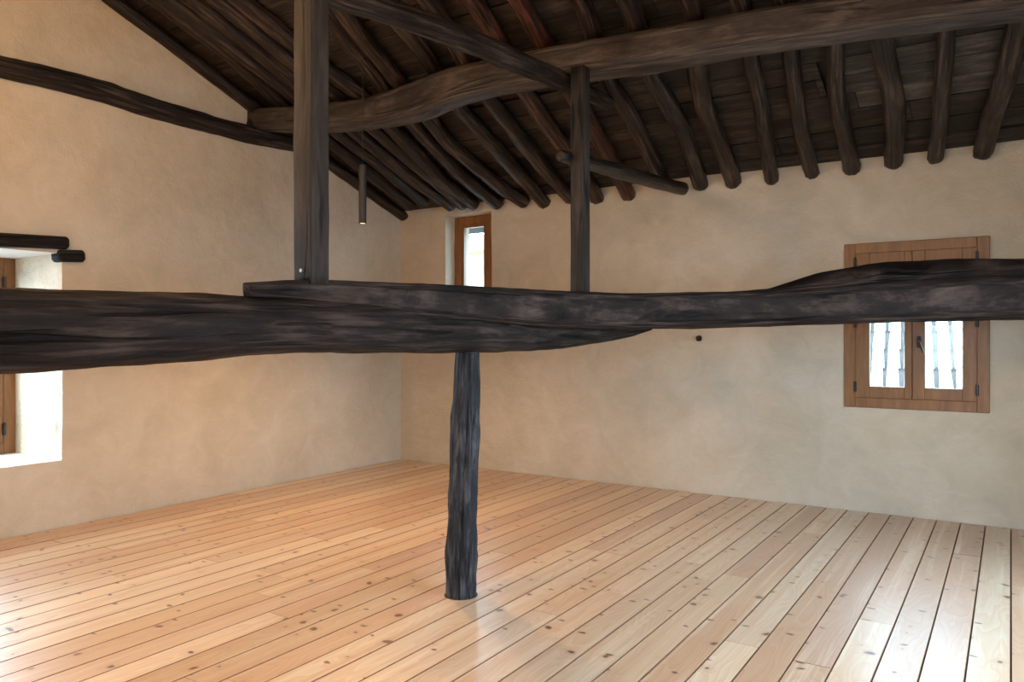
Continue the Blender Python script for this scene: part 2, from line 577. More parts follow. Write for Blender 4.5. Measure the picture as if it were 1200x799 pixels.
# ------------------------------------------------------------------ walls
def wall_grid(name, axis, const, a0, a1, top, holes, depth, inward, label, step=0.09, amp=0.012, mats=(M_PLASTER, M_REVEAL, M_WHITE)):
    """inner wall face as a fine uneven grid with real openings and their reveals; axis 'x' means the plane x = const.
    holes = [(u0, u1, z0, z1)]; depth of the reveals goes outward"""
    def lines(lo, hi, cuts):
        ks = sorted(set([lo, hi] + [c for c in cuts if lo < c < hi]))
        out = []
        for p, q in zip(ks, ks[1:]):
            n = max(1, int(round((q - p) / step)))
            out += [p + (q - p) * i / n for i in range(n)]
        return out + [ks[-1]]
    us = lines(a0, a1, [h[i] for h in holes for i in (0, 1)] + ([RIDGE_Y] if axis == 'x' else []))
    zmax = max(top(u) for u in us)
    zs = lines(-0.06, min(top(u) for u in us), [h[i] for h in holes for i in (2, 3)])
    nb = len(zs)
    extra = 14 if zmax - zs[-1] > 0.05 else 0
    V, F, UVm = [], [], []
    def pt(u, z, d=0.0):
        n = amp * noise.noise(Vector((u * 0.9 + const, z * 0.9, 3.3))) + amp * 0.35 * noise.noise(Vector((u * 3, z * 3, 9.1 + const)))
        n *= min(1.0, max(0.0, z / 0.25)) * min(1.0, abs(u - a0) / 0.3, abs(u - a1) / 0.3)
        q = const + (n if d == 0 else 0) * inward - d * inward
        return (q, u, z) if axis == 'x' else (u, q, z)
    idx = {}
    for i, u in enumerate(us):
        zz = list(zs)
        if extra:
            t = top(u)
            zz += [zs[-1] + (t - zs[-1]) * (k + 1) / extra for k in range(extra)]
        for j, z in enumerate(zz):
            idx[i, j] = len(V); V.append(pt(u, z))
    mi = []
    def flip(q):
        good = (axis == 'y' and inward < 0) or (axis == 'x' and inward > 0)
        return q if good else tuple(reversed(q))
    for i in range(len(us) - 1):
        for j in range(nb + extra - 1):
            um = (us[i] + us[i + 1]) / 2
            if j < nb - 1:
                zm = (zs[j] + zs[j + 1]) / 2
                if any(h[0] < um < h[1] and h[2] < zm < h[3] for h in holes): continue
            F.append(flip((idx[i, j], idx[i + 1, j], idx[i + 1, j + 1], idx[i, j + 1]))); mi.append(0)
    for h in holes:
        u0, u1, z0, z1 = h[:4]
        # four reveal strips, subdivided
        for (p, q, m_i) in (((u0, z0), (u0, z1), 1), ((u1, z1), (u1, z0), 1), ((u0, z1), (u1, z1), 2), ((u1, z0), (u0, z0), 2)):
            n = max(2, int(max(abs(p[0] - q[0]), abs(p[1] - q[1])) / 0.07)); dn = 8
            b = len(V)
            for a in range(n + 1):
                u = p[0] + (q[0] - p[0]) * a / n; z = p[1] + (q[1] - p[1]) * a / n
                for d in range(dn + 1):
                    dd = depth * d / dn
                    w = list(pt(u, z, dd) if d else pt(u, z))
                    if 0 < d < dn and m_i == 1:
                        k = 1 if axis == 'x' else 0
                        w[k] += 0.02 * math.sin(math.pi * a / n) * noise.noise(Vector((u * 5, z * 5, dd * 5)))
                    V.append(tuple(w))
            for a in range(n):
                for d in range(dn):
                    F.append(flip((b + a * (dn + 1) + d, b + a * (dn + 1) + d + 1, b + (a + 1) * (dn + 1) + d + 1, b + (a + 1) * (dn + 1) + d))); mi.append(m_i)
    o = mesh_obj(name, V, F, None, smooth=True)
    for m in mats: o.data.materials.append(m)
    for p, k in zip(o.data.polygons, mi): p.material_index = k
    o.data.update()
    tag(o, label, 'wall', kind='structure')
    return o


# openings in view, read off the photograph on the wall planes
W1 = (on_y(992, 400, 0).x, on_y(1158, 400, 0).x, 0.61 * H, 1.525 * H)        # double casement, back wall
W2 = (on_y(522, 300, 0).x, on_y(576, 300, 0).x, 1.0 * H, 1.955 * H)          # narrow slit, back wall
W3 = (-3.80 * H, -2.69 * H, 0.352 * H, 1.44 * H)                            # deep opening, left wall
W4 = (-5.3 * H, -4.0 * H, 0.02, 1.5 * H)                                  # unseen opening added further along the left wall to light the floor
W5 = (-3.4 * H, -1.15 * H, 0.02, 1.48 * H)                                    # wide unseen opening added in the right wall for cool daylight

W6 = (3.0 * H, 3.9 * H, 0.6 * H, 1.4 * H)                                   # unseen opening added in the front wall as daylight fill

wall_grid('wall_back', 'y', 0.0, -0.0, RIGHT_X, lambda u: EAVE + 0.035, [W1, W2], 0.32 * H, -1, 'pale plastered back wall with small windows under the eaves', mats=(M_PLASTER, M_PLASTER, M_PLASTER))
wall_grid('wall_left', 'x', 0.0, FRONT_Y, 0.0, lambda u: roof_z(u) + 0.035, [W3, W4], 0.54 * H, 1, 'warm tan plastered gable wall on the left')
wall_grid('wall_right', 'x', RIGHT_X, FRONT_Y, 0.0, lambda u: roof_z(u) + 0.035, [W5], 0.4 * H, -1, 'plastered gable wall with an added wide opening', step=0.3)
wall_grid('wall_front', 'y', FRONT_Y, 0.0, RIGHT_X, lambda u: roof_z(FRONT_Y) + 0.035, [W6], 0.4 * H, 1, 'plastered wall behind the viewer', step=0.3)

for (nm, loc, rot, sx, sy) in (
    ('daylight_portal_back', ((W1[0] + W1[1]) / 2, 0.3, (W1[2] + W1[3]) / 2), (-math.pi / 2, 0, 0), W1[1] - W1[0], W1[3] - W1[2]),
    ('daylight_portal_slit', ((W2[0] + W2[1]) / 2, 0.3, (W2[2] + W2[3]) / 2), (-math.pi / 2, 0, 0), W2[1] - W2[0], W2[3] - W2[2]),
    ('daylight_portal_left', (-0.8, (W3[0] + W3[1]) / 2, (W3[2] + W3[3]) / 2), (0, -math.pi / 2, 0), W3[3] - W3[2], W3[1] - W3[0]),
    ('daylight_portal_far_left', (-0.8, (W4[0] + W4[1]) / 2, (W4[2] + W4[3]) / 2), (0, -math.pi / 2, 0), W4[3] - W4[2], W4[1] - W4[0]),
    ('daylight_portal_right', (RIGHT_X + 0.6, (W5[0] + W5[1]) / 2, (W5[2] + W5[3]) / 2), (0, math.pi / 2, 0), W5[3] - W5[2], W5[1] - W5[0]),
    ('daylight_portal_front', ((W6[0] + W6[1]) / 2, FRONT_Y - 0.6, (W6[2] + W6[3]) / 2), (math.pi / 2, 0, 0), W6[1] - W6[0], W6[3] - W6[2]),
):
    portal(nm, loc, rot, sx, sy)

# ------------------------------------------------------------------ floor: pine boards over a dark underlay
floor = MB().box(-0.02, RIGHT_X + 0.02, FRONT_Y - 0.02, 0.02, -0.12, -0.028).build('floor', M_SUB)
tag(floor, 'light knotty pine plank floor with fine dark joints', 'floor', kind='structure')
BW = 0.1135 * H
GAP = 0.0052


def board_mesh(name, w, t, bev):
    """unit-length plank, chamfered along its top edges"""
    x = w / 2
    prof = [(-x, -t), (-x, -bev), (-x + bev, 0), (x - bev, 0), (x, -bev), (x, -t)]
    v = [(px, 0.0, pz) for px, pz in prof] + [(px, 1.0, pz) for px, pz in prof]
    n = len(prof)
    f = [(i, i + 1, n + i + 1, n + i) for i in range(n - 1)] + [(n - 1, 0, n, 2 * n - 1)]
    f += [tuple(reversed(range(n))), tuple(range(n, 2 * n))]
    m = bpy.data.meshes.new(name)
    m.from_pydata(v, [], f)
    m.materials.append(M_PINE)
    m.materials.append(M_JOINT)
    for p in m.polygons:
        p.material_index = 0 if p.center.z > -0.0005 else 1
    m.update()
    return m


plank = board_mesh('board', BW - GAP, 0.026, 0.0022)
PINE = [(0.61, 0.455, 0.29), (0.65, 0.50, 0.335), (0.56, 0.405, 0.25), (0.69, 0.555, 0.395), (0.56, 0.375, 0.235), (0.62, 0.465, 0.315), (0.66, 0.52, 0.36)]
X0 = on_y(1155, 619, 0).x % BW
i = -1
rb = random.Random(11)
while X0 + i * BW < RIGHT_X:
    x0, x1 = X0 + i * BW, X0 + (i + 1) * BW
    i += 1
    if x1 < 0.02: continue
    y = -0.012
    first = True
    while y > FRONT_Y + 0.05:
        ln = rb.uniform(2.2, 4.2) if not first else rb.uniform(0.9, 4.0)
        first = False
        y1 = max(y - ln, FRONT_Y + 0.012)
        if y1 - FRONT_Y < 0.6: y1 = FRONT_Y + 0.012
        o = bpy.data.objects.new('board', plank)
        COL.objects.link(o)
        cx0, cx1 = max(x0, 0.012), min(x1, RIGHT_X - 0.012)
        o.location = ((cx0 + cx1) / 2, y1, rb.uniform(-0.0006, 0.0006))
        o.scale = ((cx1 - cx0) / BW, y - y1 - 0.0025, 1)
        o.parent = floor
        c = rb.choice(PINE); k = rb.uniform(0.88, 1.08)
        if rb.random() < 0.16: c = (0.52, 0.345, 0.23)
        o.color = (c[0] * k, c[1] * k, c[2] * k, 1)
        y = y1

# ------------------------------------------------------------------ roof: ceiling with its boards
V, F = [], []
for x in (-0.9, RIGHT_X + 0.9):
    for y, z in ((0.75, EAVE - SLOPE * 0.75), (RIDGE_Y, roof_z(RIDGE_Y)), (FRONT_Y - 0.75, roof_z(FRONT_Y) - SLOPE * 0.75)):
        V.append((x, y, z + 0.07))
F = [(0, 1, 4, 3), (1, 2, 5, 4)]
ceiling = mesh_obj('ceiling', V, F, M_OUTROOF)
tag(ceiling, 'dark sloping boarded ceiling above the log rafters', 'ceiling', kind='structure')
deck_n = Vector((0, SLOPE, 1)).normalized()
deck_t = Vector((0, -1, SLOPE)).normalized()       # up the slope


def deck_board(x0, x1, s0, s1, y_base, z_base, t, nrm, col, lift):
    v = []
    for x, s in ((x0, s0), (x1, s0), (x1, s1), (x0, s1)):
        jag = rb.uniform(-0.006, 0.006)
        p = Vector((x, y_base, z_base)) + t * (s + jag)
        v.append(p)
    b = [p + nrm * lift for p in v]
    tp = [p + nrm * (lift + 0.03) for p in v]
    o = mesh_obj('board', b + tp, [(0, 3, 2, 1), (4, 5, 6, 7), (0, 1, 5, 4), (1, 2, 6, 5), (2, 3, 7, 6), (3, 0, 4, 7)], M_DECK, ceiling)
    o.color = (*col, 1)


hole = on_roof(966, 85, 0)
hole_s = math.hypot(hole.y, hole.y * SLOPE)
slope_len = math.hypot(RIDGE_Y, RIDGE_Y * SLOPE)
s = -0.30
while s < slope_len:
    w = rb.uniform(0.19, 0.27)
    s1 = min(s + w, slope_len)
    x = -0.10
    while x < RIGHT_X:
        ln = rb.uniform(1.6, 3.4)
        x1 = min(x + ln, RIGHT_X + 0.1)
        cut = s - 0.12 < hole_s < s1 + 0.12 and x < hole.x - 0.03 < x1
        if cut: x1 = hole.x - 0.03
        k = rb.uniform(0.75, 1.2)
        warm = rb.uniform(0.0, 0.12)
        if x > hole.x - 0.1 and 0.45 < s < 1.9: k = rb.uniform(1.6, 2.6); warm = rb.uniform(0.0, 0.08)  # window light put into the colour of these paler, weathered boards
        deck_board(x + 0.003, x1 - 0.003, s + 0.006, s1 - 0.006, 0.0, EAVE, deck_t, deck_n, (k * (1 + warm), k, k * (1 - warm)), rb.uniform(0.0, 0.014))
        x = x1 + (0.07 if cut else 0)
    s = s1
fn = Vector((0, -SLOPE, 1)).normalized(); ft = Vector((0, 1, SLOPE)).normalized()
s = -0.1
while s < abs(FRONT_Y - RIDGE_Y) * math.hypot(1, SLOPE) - 0.02:
    s1 = s + 0.5
    deck_board(-0.1, RIGHT_X + 0.1, s + 0.003, min(s1, abs(FRONT_Y - RIDGE_Y) * math.hypot(1, SLOPE)) - 0.003, FRONT_Y, roof_z(FRONT_Y), ft, fn, (1, 0.95, 0.9), 0.0)
    s = s1

# ------------------------------------------------------------------ the big timbers
XT = 2.40 * H                              # plane of the tie beam, posts and collar


def from_edges(rows, plan=None, wide=1.0):
    """rows (px, top, bottom[, depth]) -> (x, y, z, half height, half width); without a depth the timber lies in the truss plane"""
    out = []
    for r in rows:
        if len(r) > 3:
            a, b = at_d(r[0], r[1], r[3]), at_d(r[0], r[2], r[3])
        else:
            a, b = on_x(r[0], r[1], XT), on_x(r[0], r[2], XT)
        hz = (a.z - b.z) / 2
        out.append((a.x, a.y, (a.z + b.z) / 2, hz, hz * wide))
    return out


A = from_edges([(0, 336, 437), (60, 338, 435), (120, 340, 431), (200, 343, 425), (260, 345, 418), (300, 349, 415), (340, 352, 413),
                (400, 355, 413), (470, 359, 414), (540, 362, 413), (600, 370, 412), (650, 376, 409), (700, 378, 402), (740, 380, 394), (762, 381, 387)], wide=0.92)
A = [(XT, FRONT_Y - 0.1, 1.0 * H, 0.098 * H, 0.095 * H), (XT, FRONT_Y * 0.5 + A[0][1] * 0.5, 1.01 * H, 0.096 * H, 0.09 * H)] + A
o = log('tie_beam', A, M_BEAM, n=56, step=0.03, square=2.9, wob=0.04, ridge=0.04, seed=3, tint=(0.85, 0.80, 0.78))
tag(o, 'thick dark log beam crossing in front of the left window, resting on the round post', 'beam', 'main tie timbers')

BROWS = [(290, 331, 347, 2.11), (330, 329, 350, 2.25), (338, 328, 351, 2.28), (344, 327.5, 353, 2.31), (380, 328, 358, 2.42), (440, 331, 366, 2.59), (500, 333, 372, 2.79), (560, 336, 377, 3.02),
         (620, 340, 382, 3.28), (680, 343, 384, 3.58), (740, 344, 385, 3.76), (800, 343, 385, 3.85), (850, 342, 384, 3.86), (900, 341, 382, 3.85),
         (960, 338, 380, 3.82), (1040, 330, 378, 3.75), (1120, 326, 376, 3.68), (1200, 323, 374, 3.58), (1300, 320, 371, 3.42)]
Bp = from_edges(BROWS, wide=0.85)
Bp.append((RIGHT_X + 0.1, -0.30 * H - 0.1, 1.17 * H, 0.12 * H, 0.10 * H))
lens = [0.0]
for a, b in zip(Bp, Bp[1:]): lens.append(lens[-1] + (Vector(a[:3]) - Vector(b[:3])).length)
HUMP = [(0, 0)] + [(lens[k], v * H) for k, v in ((12, 0.0), (13, 0.012), (14, 0.078), (15, 0.100), (16, 0.094), (17, 0.080), (18, 0.07))] + [(99, 0.05 * H)]


def hump_b(s, cx, cz):
    for (a, va), (b, vb) in zip(HUMP, HUMP[1:]):
        if a <= s <= b:
            f = (s - a) / (b - a); f = f * f * (3 - 2 * f) if va == 0 else f
            v = va + (vb - va) * f
            break
    if cz < 0.35: return 0.0
    w = min(1, max(0, (cz - 0.35) / 0.5))
    # the waney back of the timber stands above its hewn face
    return v * w * min(1.0, max(0.0, (0.75 - cx) / 0.5))


o = log('tie_beam', Bp, M_BEAM, n=56, step=0.03, square=7.0, wob=0.03, ridge=0.032, seed=5, hump=hump_b, tint=(1.15, 1.06, 1.02))
tag(o, 'long crooked hewn beam lapped over the thick log, passing in front of the double window', 'beam', 'main tie timbers')

# round post under the lap
fp = on_x(542, 697, 0)
r_ = ray(542, 697); base = CAM + r_ * (-CAM.z / r_.z)
D0 = (base - CAM).dot(FW) / H
rows = [(541.5, 699, 17.5), (541, 690, 17.8), (540, 670, 17.5), (541, 645, 18.5), (541, 620, 17.5), (542.5, 590, 17.0), (543, 560, 17), (545, 520, 17), (545.5, 490, 17), (547, 460, 15.5), (547, 430, 14), (547, 412, 13.6)]
P = []
for px, py, hw in rows:
    q = at_d(px, py, D0); hw = hw * D0 * H / FOC
    P.append((q.x, q.y, q.z, hw, hw))
P[0] = (P[0][0], P[0][1], -0.02, P[0][3], P[0][4])
o = log('floor_post', P, M_BARK, n=44, step=0.016, wob=0.08, ridge=0.12, seed=9, ref=(0, 1, 0), roundend=(False, False), tint=(1.0, 1.02, 1.08))
tag(o, 'rough round charred log post standing on the pine floor under the beams', 'post')


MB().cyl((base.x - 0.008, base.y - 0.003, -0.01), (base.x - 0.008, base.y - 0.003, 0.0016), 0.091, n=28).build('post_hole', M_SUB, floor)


def sawn_post(px, y_top, y_bot, d, half, label, seed, extra_top):
    b = at_d(px, y_bot, d); t = at_d(px, y_top, d)
    n = 10
    pts = []
    for k in range(n + 1):
        f = k / n
        z = b.z - 0.03 + (t.z + extra_top - b.z + 0.03) * f
        pts.append((b.x + (t.x - b.x) * f, b.y + (t.y - b.y) * f, z, half, half))
    o = log('roof_post', pts, M_POST, n=24, step=0.06, square=14.0, wob=0.03, ridge=0.012, seed=seed, ref=(0, 1, 0), roundend=(False, False))
    tag(o, label, 'post', 'sawn posts standing on the tie beams')
    return o, b


p1, b1 = sawn_post(365, 5, 326, 2.37, 0.0385 * H, 'thick square dark post standing at the narrow end of the lapped beam', 13, 1.6)
bp_ = on_y(354, 317, b1.y - 0.054) - p1.location
mb = MB()
mb.cyl(bp_ + Vector((0, 0.01, 0)), bp_ + Vector((0, -0.008, 0)), 0.010, 0.008, 10)
k = mb.build('bolt', M_STEEL, p1)
p2, b2 = sawn_post(680, 80, 343, 3.70, 0.0355 * H, 'slimmer square dark post carrying the long purlin', 14, 0.0)

# purlin
rows = [(300, 141, 12.5), (345, 140, 14), (385, 138.5, 15), (425, 135, 16), (460, 129, 18), (500, 116, 20), (540, 100, 19), (580, 91, 18.5), (620, 84, 19), (680, 73, 20), (740, 64, 21.5), (800, 54, 22),
        (860, 43, 22), (920, 33, 22.5), (980, 25, 23), (1040, 15, 24), (1100, 7, 25), (1200, -6, 27), (1300, -22, 29)]
P = []
for px, py, hw in rows:
    q = on_roof(px, py, 0.175 * H)
    d = (q - CAM).dot(FW)
    P.append((q.x, q.y, q.z, hw * d / FOC, hw * d / FOC * 0.95))
q = on_x(299, 141, 0.0)
P[0] = (0.0, q.y, q.z, P[0][3], P[0][4])
P.append((RIGHT_X + 0.1, P[-1][1] + 0.05, P[-1][2], P[-1][3] * 0.9, P[-1][4]))
o = log('purlin', P, M_PURLIN, n=48, step=0.03, square=5.0, wob=0.035, ridge=0.035, seed=21, turn=0.5, tint=(0.95, 0.92, 0.9))
tag(o, 'long pale brown hewn log spanning under the rafters from the gable wall', 'purlin')

# collar between the posts and its stub past the right post
P = []
for px, py, hw in ((330, -34, 17), (400, -3, 15.5), (440, 8, 14.5), (480, 22, 14), (520, 36, 14), (560, 52, 13.5), (600, 70, 13), (640, 87, 11.5), (672, 102, 10.5), (695, 112, 9), (713, 121, 7.5)):
    q = on_x(px, py, XT - 0.06)
    d = (q - CAM).dot(FW)
    P.append((q.x, q.y, q.z, hw * d / FOC, hw * d / FOC))
o = log('collar_beam', P, M_BEAM, n=28, step=0.03, wob=0.06, ridge=0.06, seed=25, tint=(1.15, 1.08, 1.05))
tag(o, 'slender dark log slanting across the upper picture to the top of the slimmer post', 'beam')

P = []
for px, py, hw in ((657, 182, 7.0), (672, 186, 8.5), (690, 191, 8.5), (720, 199, 9), (750, 208, 8.5), (775, 215, 7.8), (800, 221, 7.5)):
    q = on_x(px, py, XT + 0.02)
    if q.y > -0.01: q.y = -0.01
    d = (q - CAM).dot(FW)
    P.append((q.x, q.y, q.z, hw * d / FOC, hw * d / FOC))
o = log('strut', P, M_RAFTER, n=16, step=0.04, wob=0.08, ridge=0.05, seed=27, tint=(0.9, 0.85, 0.8))
tag(o, 'short dark log tying the slimmer post to the top of the back wall', 'strut')

# log let into the gable wall
P = [(0.035, FRONT_Y * 0.8, 2.30 * H, 0.07, 0.08)]
for px, py, hw in ((-60, 60, 13), (0, 79, 12.5), (40, 87, 13), (80, 96, 12.5), (120, 107, 12.5), (160, 121, 12), (200, 133, 11), (240, 144, 10.5), (280, 155, 10), (310, 161, 10), (346, 169, 9)):
    q = on_x(px, py, 0.035)
    d = (q - CAM).dot(FW)
    P.append((q.x, q.y, q.z, hw * d / FOC, hw * d / FOC * 1.15))
o = log('wall_beam', P, M_BEAM, n=28, step=0.03, wob=0.09, ridge=0.07, seed=31)
tag(o, 'dark crooked log let into the gable wall high above the left window', 'beam')

# packing pieces where the purlin meets the gable
q = on_x(296, 150, 0.03)
o = log('packing_block', [(q.x, q.y - 0.02, q.z - 0.12, 0.05, 0.06), (q.x + 0.02, q.y, q.z, 0.055, 0.06), (q.x + 0.02, q.y + 0.01, q.z + 0.09, 0.05, 0.05)], M_BEAM, n=12, step=0.03, square=4, wob=0.2, seed=33, ref=(0, 1, 0))
tag(o, 'small rough dark wood block wedged where the purlin meets the gable wall', 'block')

# ------------------------------------------------------------------ rafters
RAFT = [
    ([(-100, -190), (100, -62), (183, 0), (225, 32), (266, 64), (320, 112), (392, 172), (476, 240)], 10, (0.75, 0.7, 0.68), 'dark log rafter lying hard against the gable wall'),
    ([(60, -92), (183, 0), (225, 30), (266, 60), (327, 117), (400, 176), (482, 241)], 11.5, (0.7, 0.62, 0.58), 'dark log rafter squeezed between the wall rafter and its neighbour'),
    ([(60, -120), (203, 2), (259, 44), (340, 108), (392, 152), (440, 188), (497, 238)], 11.5, (0.9, 0.85, 0.8), 'third log rafter from the gable wall'),
    ([(120, -90), (230, 2), (284, 44), (340, 90), (390, 131), (418, 155), (484, 210), (529, 242)], 9, (1.1, 1.0, 0.92), 'slim log rafter just behind the cord of the hanging lamp'),
    ([(150, -100), (250, -4), (300, 36), (345, 74), (388, 108), (430, 143), (490, 195), (543, 240)], 8.5, (1.1, 0.98, 0.9), 'fifth log rafter from the gable wall, passing just right of the lamp cord'),
    ([(190, -100), (281, 0), (320, 30), (345, 52), (384, 82), (425, 112), (450, 141), (485, 176), (520, 214), (556, 240)], 9.5, (1.15, 1.02, 0.95), 'log rafter ending directly above the narrow window frame'),
    ([(330, -60), (384, 14), (408, 48), (440, 88), (478, 138), (512, 174), (545, 210), (584, 239)], 12.5, (1.2, 1.12, 1.05), 'thick pale worn log rafter ending just right of the narrow window'),
    ([(350, -75), (395, 0), (420, 39), (450, 75), (480, 112), (502, 136), (524, 168), (560, 196), (592, 224), (615, 237)], 11, (1.2, 1.05, 0.95), 'log rafter with a split branch stub, second to the right of the narrow window'),
    ([(395, -80), (445, 0), (485, 44), (514, 88), (538, 126), (586, 178), (639, 238)], 11, (1.0, 0.9, 0.82), 'straight log rafter, third to the right of the narrow window'),
    ([(455, -80), (503, 0), (524, 34), (548, 76), (572, 114), (608, 160), (640, 200), (668, 232)], 10.5, (1.05, 0.92, 0.82), 'log rafter whose foot is half hidden by the slimmer post, on its left'),
    ([(515, -80), (555, 0), (568, 22), (588, 54), (614, 106), (644, 150), (668, 180), (703, 234)], 11, (1.6, 0.95, 0.72), 'reddish log rafter passing behind the slimmer post'),
    ([(575, -80), (609, 0), (625, 30), (645, 62), (668, 102), (698, 155), (717, 188), (740, 230)], 9.5, (2.0, 0.95, 0.6), 'bright reddish brown log rafter just right of the slimmer post'),
    ([(660, -80), (682, 0), (690, 26), (698, 50), (712, 94), (737, 132), (759, 177), (777, 212)], 9, (1.2, 0.95, 0.85), 'thin log rafter behind the end of the short strut'),
    ([(725, -80), (738, 0), (745, 24), (750, 45), (762, 87), (784, 123), (800, 152), (810, 182), (821, 216)], 10.5, (1.0, 0.88, 0.8), 'knotty log rafter landing just right of the strut end'),
    ([(806, -80), (810, 0), (814, 24), (814, 50), (815, 76), (824, 124), (844, 168), (861, 214)], 10.5, (1.2, 0.95, 0.82), 'kinked log rafter, second to the right of the strut end'),
    ([(862, -80), (869, 0), (873, 24), (878, 62), (891, 118), (898, 160), (905, 211)], 8.8, (1.05, 0.95, 0.88), 'slim dark log rafter, third to the right of the strut end'),
    ([(920, -80), (920, 0), (924, 30), (926, 56), (932, 108), (940, 160), (952, 203)], 9, (1.2, 1.0, 0.95), 'thin split log rafter left of the hole in the roof boards'),
    ([(985, -80), (983, 0), (980, 30), (979, 56), (980, 108), (990, 158), (999, 199)], 9.5, (1.35, 1.2, 1.1), 'bowed log rafter right of the hole in the roof boards, above the double window'),
    ([(1015, -80), (1022, 0), (1030, 30), (1036, 60), (1044, 96), (1048, 140), (1047, 190)], 12, (1.2, 1.08, 1.0), 'thick cracked log rafter above the middle of the double window'),
    ([(1112, -80), (1110, 0), (1109, 32), (1105, 90), (1101, 145), (1096, 185)], 9.2, (1.25, 1.15, 1.08), 'straight slender log rafter, second from the right edge'),
    ([(1205, -80), (1196, 0), (1190, 40), (1180, 90), (1164, 132), (1152, 178)], 12, (1.15, 1.06, 1.0), 'strongly leaning log rafter, rightmost of the row'),
]
for k, (pts, hw, tint, label) in enumerate(RAFT):
    P = []
    for px, py in pts:
        q = on_roof(px, py, 0.050 * H)
        d = (q - CAM).dot(FW)
        P.append((q.x, q.y, q.z, 0.0, 0.0, d))
    # one radius in metres for the whole pole, a little stouter at the wall end
    rad = hw * P[-2][5] / FOC
    n_ = len(P)
    P = [(p[0], p[1], p[2], min(rad * (0.9 + 0.14 * j / n_), 0.047 * H), min(rad * (0.9 + 0.14 * j / n_), 0.05 * H)) for j, p in enumerate(P)]
    # above the frame the pole simply runs on up to the ridge
    vis = [j for j, (px, py) in enumerate(pts) if py > -8]
    P = P[vis[0]:]
    t0 = P[0]
    if t0[1] > RIDGE_Y + 0.15:
        P = [(t0[0] + 0.02 * math.sin(k * 1.9), RIDGE_Y + 0.03, roof_z(RIDGE_Y + 0.03) - 0.050 * H, t0[3], t0[4])] + P
    if k == 0:
        P = [(0.050 + 0.008 * math.sin(y * 2.1), y, roof_z(y) - 0.055 - 0.035 * math.exp(-((y + 1.6) / 1.2) ** 2), 0.052, 0.062) for y in (RIDGE_Y + 0.02, -3.6, -2.8, -2.0, -1.2, -0.6, -0.005)]
    l = P[-1]
    P[-1] = (l[0], min(l[1], -0.005), l[2], l[3], l[4])
    o = log('rafter', P, M_RAFTER, n=22, step=0.04, wob=0.13, ridge=0.075, seed=40 + k, tint=tint)
    tag(o, label, 'rafter', 'log rafters under the roof boards')

# ------------------------------------------------------------------ windows
def casement_back():
    """double casement flush with the back wall, panes look onto a tiled roof"""
    t = empty('window_1', ((W1[0] + W1[1]) / 2, 0, W1[2]))
    tag(t, 'double wooden casement window in the back wall behind the crooked beam', 'window', kind='structure')
    X = lambda px: on_y(px, 400, 0).x - t.location.x
    fx0, fx1 = X(990), X(1160)
    z0, z1 = 0.597 * H - t.location.z, 1.537 * H - t.location.z
    fw, fh = 0.058 * H, 0.058 * H
    y0, y1 = -0.022, 0.05
    for (a, b, c, d) in ((fx0, fx0 + fw, z0, z1), (fx1 - fw, fx1, z0, z1), (fx0 + fw, fx1 - fw, z0, z0 + fh), (fx0 + fw, fx1 - fw, z1 - fh, z1)):
        MB().box(a, b, y0, y1, c, d, 0.004).build('frame', M_FRAME, t)
    mid = X(1069)
    MB().box(mid - 0.03, mid + 0.03, 0.046, 0.06, z0 + fh, z1 - fh).build('meeting_stile', M_FRAME, t)
    for k, (a, b, ga, gb) in enumerate(((fx0 + fw - 0.006, mid - 0.0015, X(1019), X(1060)), (mid + 0.0015, fx1 - fw + 0.006, X(1084), X(1128)))):
        sz0, sz1 = z0 + fh - 0.006, z1 - fh + 0.006
        gz0, gz1 = z0 + 0.122 * H, z1 - 0.165 * H
        sash = MB()
        sash.box(a, ga, -0.008, 0.045, sz0, sz1, 0.003).box(gb, b, -0.008, 0.045, sz0, sz1, 0.003)
        sash.box(ga, gb, -0.006, 0.043, sz0, gz0, 0.003).box(ga, gb, -0.006, 0.043, gz1, sz1, 0.003)
        s_ = sash.build('sash', M_FRAME, t)
        MB().box(ga - 0.006, gb + 0.006, 0.014, 0.020, gz0 - 0.006, gz1 + 0.006).build('pane', M_GLASS, s_)
        hx = a + 0.004 if k == 0 else b - 0.004
        for hz in (sz0 + 0.05, (sz0 + sz1) / 2 - 0.02, sz1 - 0.12):
            hg = MB(); hg.cyl((hx, -0.024, hz), (hx, -0.024, hz + 0.085), 0.009, n=10); hg.box(hx - 0.012, hx + 0.012, -0.024, -0.006, hz + 0.005, hz + 0.08)
            hg.build('hinge', M_IRON, s_)
    hx, hz = X(1077), 0.97 * H - t.location.z + 0.02
    hd = MB(); hd.box(hx - 0.014, hx + 0.014, -0.020, -0.008, hz - 0.06, hz + 0.03, 0.003)
    hd.cyl((hx, -0.02, hz), (hx, -0.05, hz), 0.009, n=10)
    hd.cyl((hx - 0.006, -0.05, hz + 0.012), (hx + 0.035, -0.052, hz - 0.10), 0.009, 0.007, 10)
    hd.build('handle', M_IRON, t)
    return t


casement_back()


